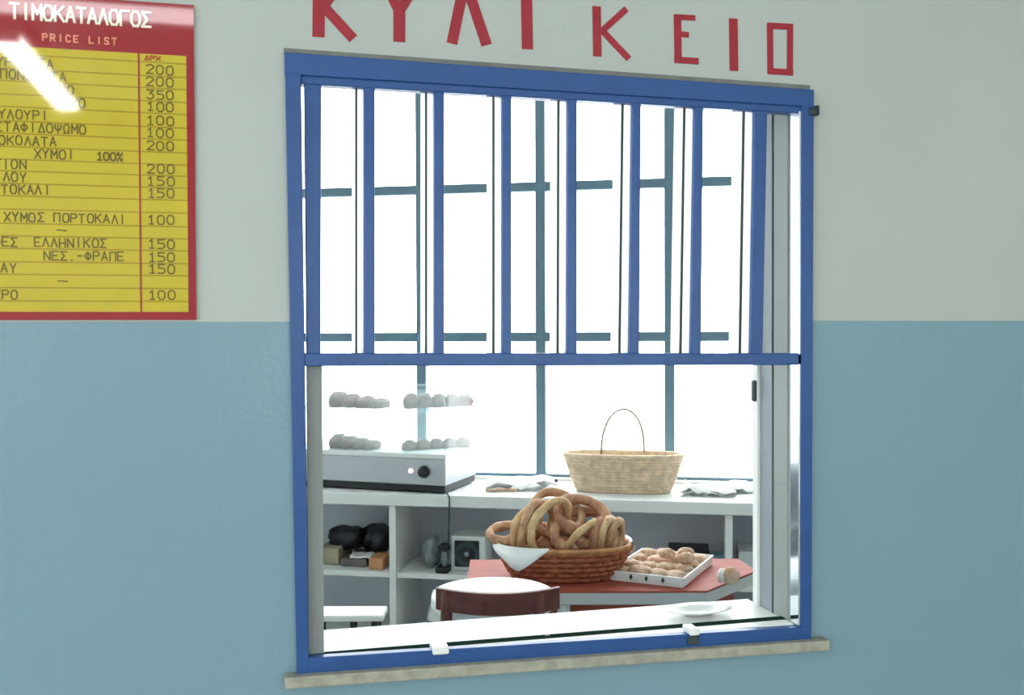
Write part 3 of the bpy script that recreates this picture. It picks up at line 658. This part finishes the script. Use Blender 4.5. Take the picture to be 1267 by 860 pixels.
napk(70, 77, [.0, .03, .045, .02], 'paper_napkin', 'white paper napkin corner over the right rim of the bread basket')
# rings: x, y, z in the basket's frame, tilt about x, y, z, big radius, tube radius
def ring_mesh(Rr, r, sd, sq=1.0):
    rnd = random.Random(sd); ph = rnd.uniform(0, 6); pts = []; rs = []; n = 40
    for k in range(n):
        t = 2*math.pi*k/n; q_ = 1+.05*math.sin(2*t+ph)+.03*math.sin(3*t+2*ph)
        pts.append((Rr*q_*math.cos(t), Rr*sq*q_*math.sin(t), .004*math.sin(2*t+ph))); rs.append(r*(1+.10*math.sin(3*t+ph)+.05*math.sin(7*t)))
    return MB().tube(pts, rs, 10, closed=True)
rings = [   # lean in the picture plane, turn about the vertical, rise from lying flat
 (-.045, -.045, .165, 30, 48, 80, .086, .0135, 'bread3', 'pale bread ring leaning upright at the front centre of the heap'),
 (-.088, -.030, .165, 28, 54, 80, .080, .0135, 'bread', 'bread ring leaning just left of the pale one at the front centre'),
 (-.122, -.012, .150, 26, 58, 80, .070, .0130, 'bread3', 'bread ring leaning third in the row, at the left of the heap'),
 (.055, -.005, .198, 4, 10, 36, .074, .0175, 'bread2', 'thick browner bread ring lying on top of the heap at its right'),
 (.060, .000, .158, -5, 0, 30, .086, .0165, 'bread2', 'browner bread ring directly under the topmost one'),
 (-.020, .050, .190, 10, -5, 42, .084, .0150, 'bread', 'bread ring at the back of the heap\'s top'),
 (.048, -.055, .142, 46, 76, 88, .060, .0115, 'bread3', 'slim bread ring seen edge-on slanting across the heap\'s right front'),
 (.010, -.055, .140, 0, 20, 52, .042, .0180, 'bread', 'short thick bread ring low at the heap\'s front centre'),
 (.112, -.040, .130, 16, 62, 80, .056, .0140, 'bread2', 'small bread ring third from the heap\'s right end'),
 (.138, -.030, .132, 18, 62, 80, .056, .0140, 'bread3', 'small bread ring second from the heap\'s right end'),
 (.166, -.018, .128, 22, 62, 80, .052, .0140, 'bread', 'small bread ring at the right end of the heap'),
 (-.172, .000, .142, -12, 15, 14, .060, .0145, 'bread', 'bread ring sticking out over the left rim'),
 (.100, .050, .150, 0, 0, 34, .070, .0160, 'bread', 'bread ring behind at the right of the heap'),
 (-.060, .050, .120, 0, 0, 14, .076, .0165, 'bread2', 'bread ring low at the back left of the heap'),
 (.020, .000, .085, 0, 0, 0, .086, .0165, 'bread2', 'bread ring low in the middle of the basket'),
]
bM_ = Matrix.Translation(bb.location) @ Matrix.Rotation(CRZ, 4, 'Z')
for i, (x, y, z, ln, tz, rx, Rr, r, mt_, lab) in enumerate(rings):
    o = ring_mesh(Rr, r, i).build('bread_ring', M[mt_])
    o.matrix_world = bM_ @ Matrix.Translation((x, y, z)) @ Matrix.Rotation(math.radians(ln), 4, 'Y') @ Matrix.Rotation(math.radians(tz), 4, 'Z') @ Matrix.Rotation(math.radians(rx), 4, 'X')
    tag(o, lab, 'bread', 'bread rings in the brown basket')

# ------------------------------------------------------------------ pastry tray on the table
trz = CRZ-math.radians(26)
tp = on_z(845, 728.5, TZ)
ty = thing('pastry_tray', 'white carton tray of small pastries on the red-brown table', 'tray', (tp.x, tp.y, TZ+.001), trz)
TW, TD, TH_ = .240, .34, .032
# shaped carton tray: floor and four slightly flared walls, local x from -TW to 0, y from 0 to TD
MB().box(-TW+.006, -.006, .006, TD-.006, 0, .004).build('tray_floor', M['paper'], ty)
for nm, a in (('f', [(-TW, 0), (0, 0), (.004, -.006), (-TW-.004, -.006)]), ('b', [(-TW, TD), (0, TD), (.004, TD+.006), (-TW-.004, TD+.006)]), ('l', [(-TW, 0), (-TW, TD), (-TW-.006, TD+.004), (-TW-.006, -.004)]), ('r', [(0, 0), (0, TD), (.006, TD+.004), (.006, -.004)])):
    (p1, p2, p3, p4) = a; mb = MB()
    inn = Vector((-TW/2, TD/2)); q0 = [Vector(p) for p in (p1, p2)]; q1 = [Vector(p) for p in (p3, p4)]
    t_ = [(p-inn)*.985+inn for p in q0]
    mb.hexa([(t_[0].x, t_[0].y, .001), (t_[1].x, t_[1].y, .001), (q0[1].x, q0[1].y, .001), (q0[0].x, q0[0].y, .001), (q0[0].x, q0[0].y, TH_), (q0[1].x, q0[1].y, TH_), (q1[0].x, q1[0].y, TH_), (q1[1].x, q1[1].y, TH_)])
    mb.build('tray_wall', M['paper'], ty)
for k, x in enumerate((-.165, -.115, -.062)):
    MB().prism([(x-.005, .019), (x, .010), (x+.005, .019), (x, .029)], -.0075, -.0035, 'y').build('printed_mark', M['gasket'], ty)
tM = Matrix.Translation(ty.location) @ Matrix.Rotation(trz, 4, 'Z')
rnd = random.Random(4); k = 0
for j in range(4):
    for i in range(4):
        mb = MB(); rr = rnd.uniform(.029, .036); hh = rnd.uniform(.013, .017); lump(mb, (0, 0, hh), rr, rr*rnd.uniform(.85, 1.1), hh, 12, 50+k)
        o = mb.build('small_pastry', M['cookie']); o.location = tM @ Vector((-TW+.034+i*.057+rnd.uniform(-.003, .003), .040+j*.085, .005+.006+rnd.uniform(0, .006))); o.rotation_euler = (0, 0, rnd.uniform(0, 3)); k += 1
        tag(o, 'small baked pastry in the white tray, %s row, %s from the left' % (('front', 'second', 'third', 'back')[j], ('first', 'second', 'third', 'fourth')[i]), 'pastry', 'small pastries in the tray')
for q_, (x, y) in enumerate(((-.10, .17), (-.05, .21), (-.03, .14))):
    mb = MB(); lump(mb, (0, 0, .02), .028, .024, .018, 12, 80+q_); o = mb.build('small_pastry', M['cookie']); o.location = tM @ Vector((x, y, .042)); tag(o, 'small pastry heaped on the others in the white tray, the %s one' % ('leftmost', 'rearmost', 'rightmost')[q_], 'pastry', 'upper pastries in the tray')
p = on_z(903, 724, TZ)
t = thing('cream_roll', 'small round roll with white filling on the right end of the table', 'pastry', (p.x, p.y, TZ+.001), CRZ-.5)
mb = MB(); lump(mb, (0, 0, .028), .030, .026, .027, 14, 91); mb.build('roll_body', M['cookie'], t)
mb = MB(); lump(mb, (-.022, -.008, .028), .016, .022, .023, 12, 92); mb.build('filling', M['cream'], t)

# ------------------------------------------------------------------ the stools
# bar stool seen from behind: round white seat, low curved wooden back carried by the rear legs
sz = .885; a = toC(on_z(535, 727, sz)); b = toC(on_z(686, 727, sz)); cxs = (a[0]+b[0])/2; rad = (b[0]-a[0])/2
t = thing('bar_stool', 'bar stool with a round white seat and a low curved dark wood back', 'stool', C(cxs, toC(on_z(607, 731, sz))[1], 0), CRZ)
MB().lathe([(rad*.2, sz-.045), (rad*.93, sz-.045), (rad, sz-.034), (rad, sz-.012), (rad*.97, sz-.003), (rad*.9, sz), (.001, sz+.001)], 48).build('seat', M['seat'], t)
MB().lathe([(rad*.84, sz-.075), (rad*.84, sz-.045)], 32).build('seat_ring', M['wood'], t)
yb = -rad-.04; z0, z1 = .876, .929; xc, hw, sag = .014, .150, .058; n = 24; vs = []
for i in range(n+1):
    q_ = -1+2*i/n; x = xc+hw*q_; y = yb+sag*q_*q_
    for (dy, zz) in ((0, z0), (.018, z0), (.018, z1), (0, z1)): vs.append((x, y+dy, zz))
fs = [(i*4+k, i*4+(k+1) % 4, (i+1)*4+(k+1) % 4, (i+1)*4+k) for i in range(n) for k in range(4)] + [(3, 2, 1, 0), (n*4, n*4+1, n*4+2, n*4+3)]
MB().add(vs, fs).build('back_rail', M['wood'], t, bevel=.003)
for x in (-.109, .113):
    y = yb+sag*((x-xc)/hw)**2
    MB().tube([(x*1.15, y-.03, 0), (x*1.02, y+.004, sz-.12), (x, y+.006, z0), (x, y+.010, z1-.006)], [.013, .015, .014, .012], 12).build('leg', M['wood'], t)
    MB().tube([(x, y+.012, sz-.06), (x*.9, -rad*.6, sz-.06)], .010, 8).build('seat_bracket', M['wood'], t)
    MB().tube([(x*1.0, rad*.6, sz-.06), (x*1.2, rad*.95, 0)], [.015, .013], 12).build('leg', M['wood'], t)
MB().tube([(rad*.93*math.cos(2*math.pi*k/40), rad*.93*math.sin(2*math.pi*k/40)-.01, .32) for k in range(40)], .009, 8, closed=True).build('foot_ring', M['wood'], t)
# low stool with a white plank seat and dark legs
z2 = .60; a = toC(on_z(360, 762, z2)); b = toC(on_z(474, 762, z2)); w2 = (b[0]-a[0])/2
t = thing('low_stool', 'low stool with a white plank seat and dark legs at the lower left', 'stool', C((a[0]+b[0])/2, a[1]+.06, 0), CRZ)
MB().box(-w2, w2, -.06, .06, z2-.022, z2).build('seat', M['seat'], t, bevel=.006)
for x in (-w2+.03, -w2*.34, w2*.34, w2-.03):
    for y in ((-.042, .042) if abs(x) > w2*.5 else (-.042,)): MB().tube([(x, y, 0), (x, y, z2-.022)], .012, 10).build('leg', M['dark'], t)
# shallow dish left on the inner sill
p = on_y(872, 763, .085)
t = thing('coin_dish', 'shallow white dish on the right end of the inner window sill', 'dish', (p.x, .115, OZ0+.0065), 0)
MB().lathe([(.001, .001), (.030, .001), (.050, .008), (.072, .012), (.072, .014), (.049, .0105), (.030, .004), (.001, .004)], 40, sy=.58, caps=False).build('dish_body', M['white'], t)
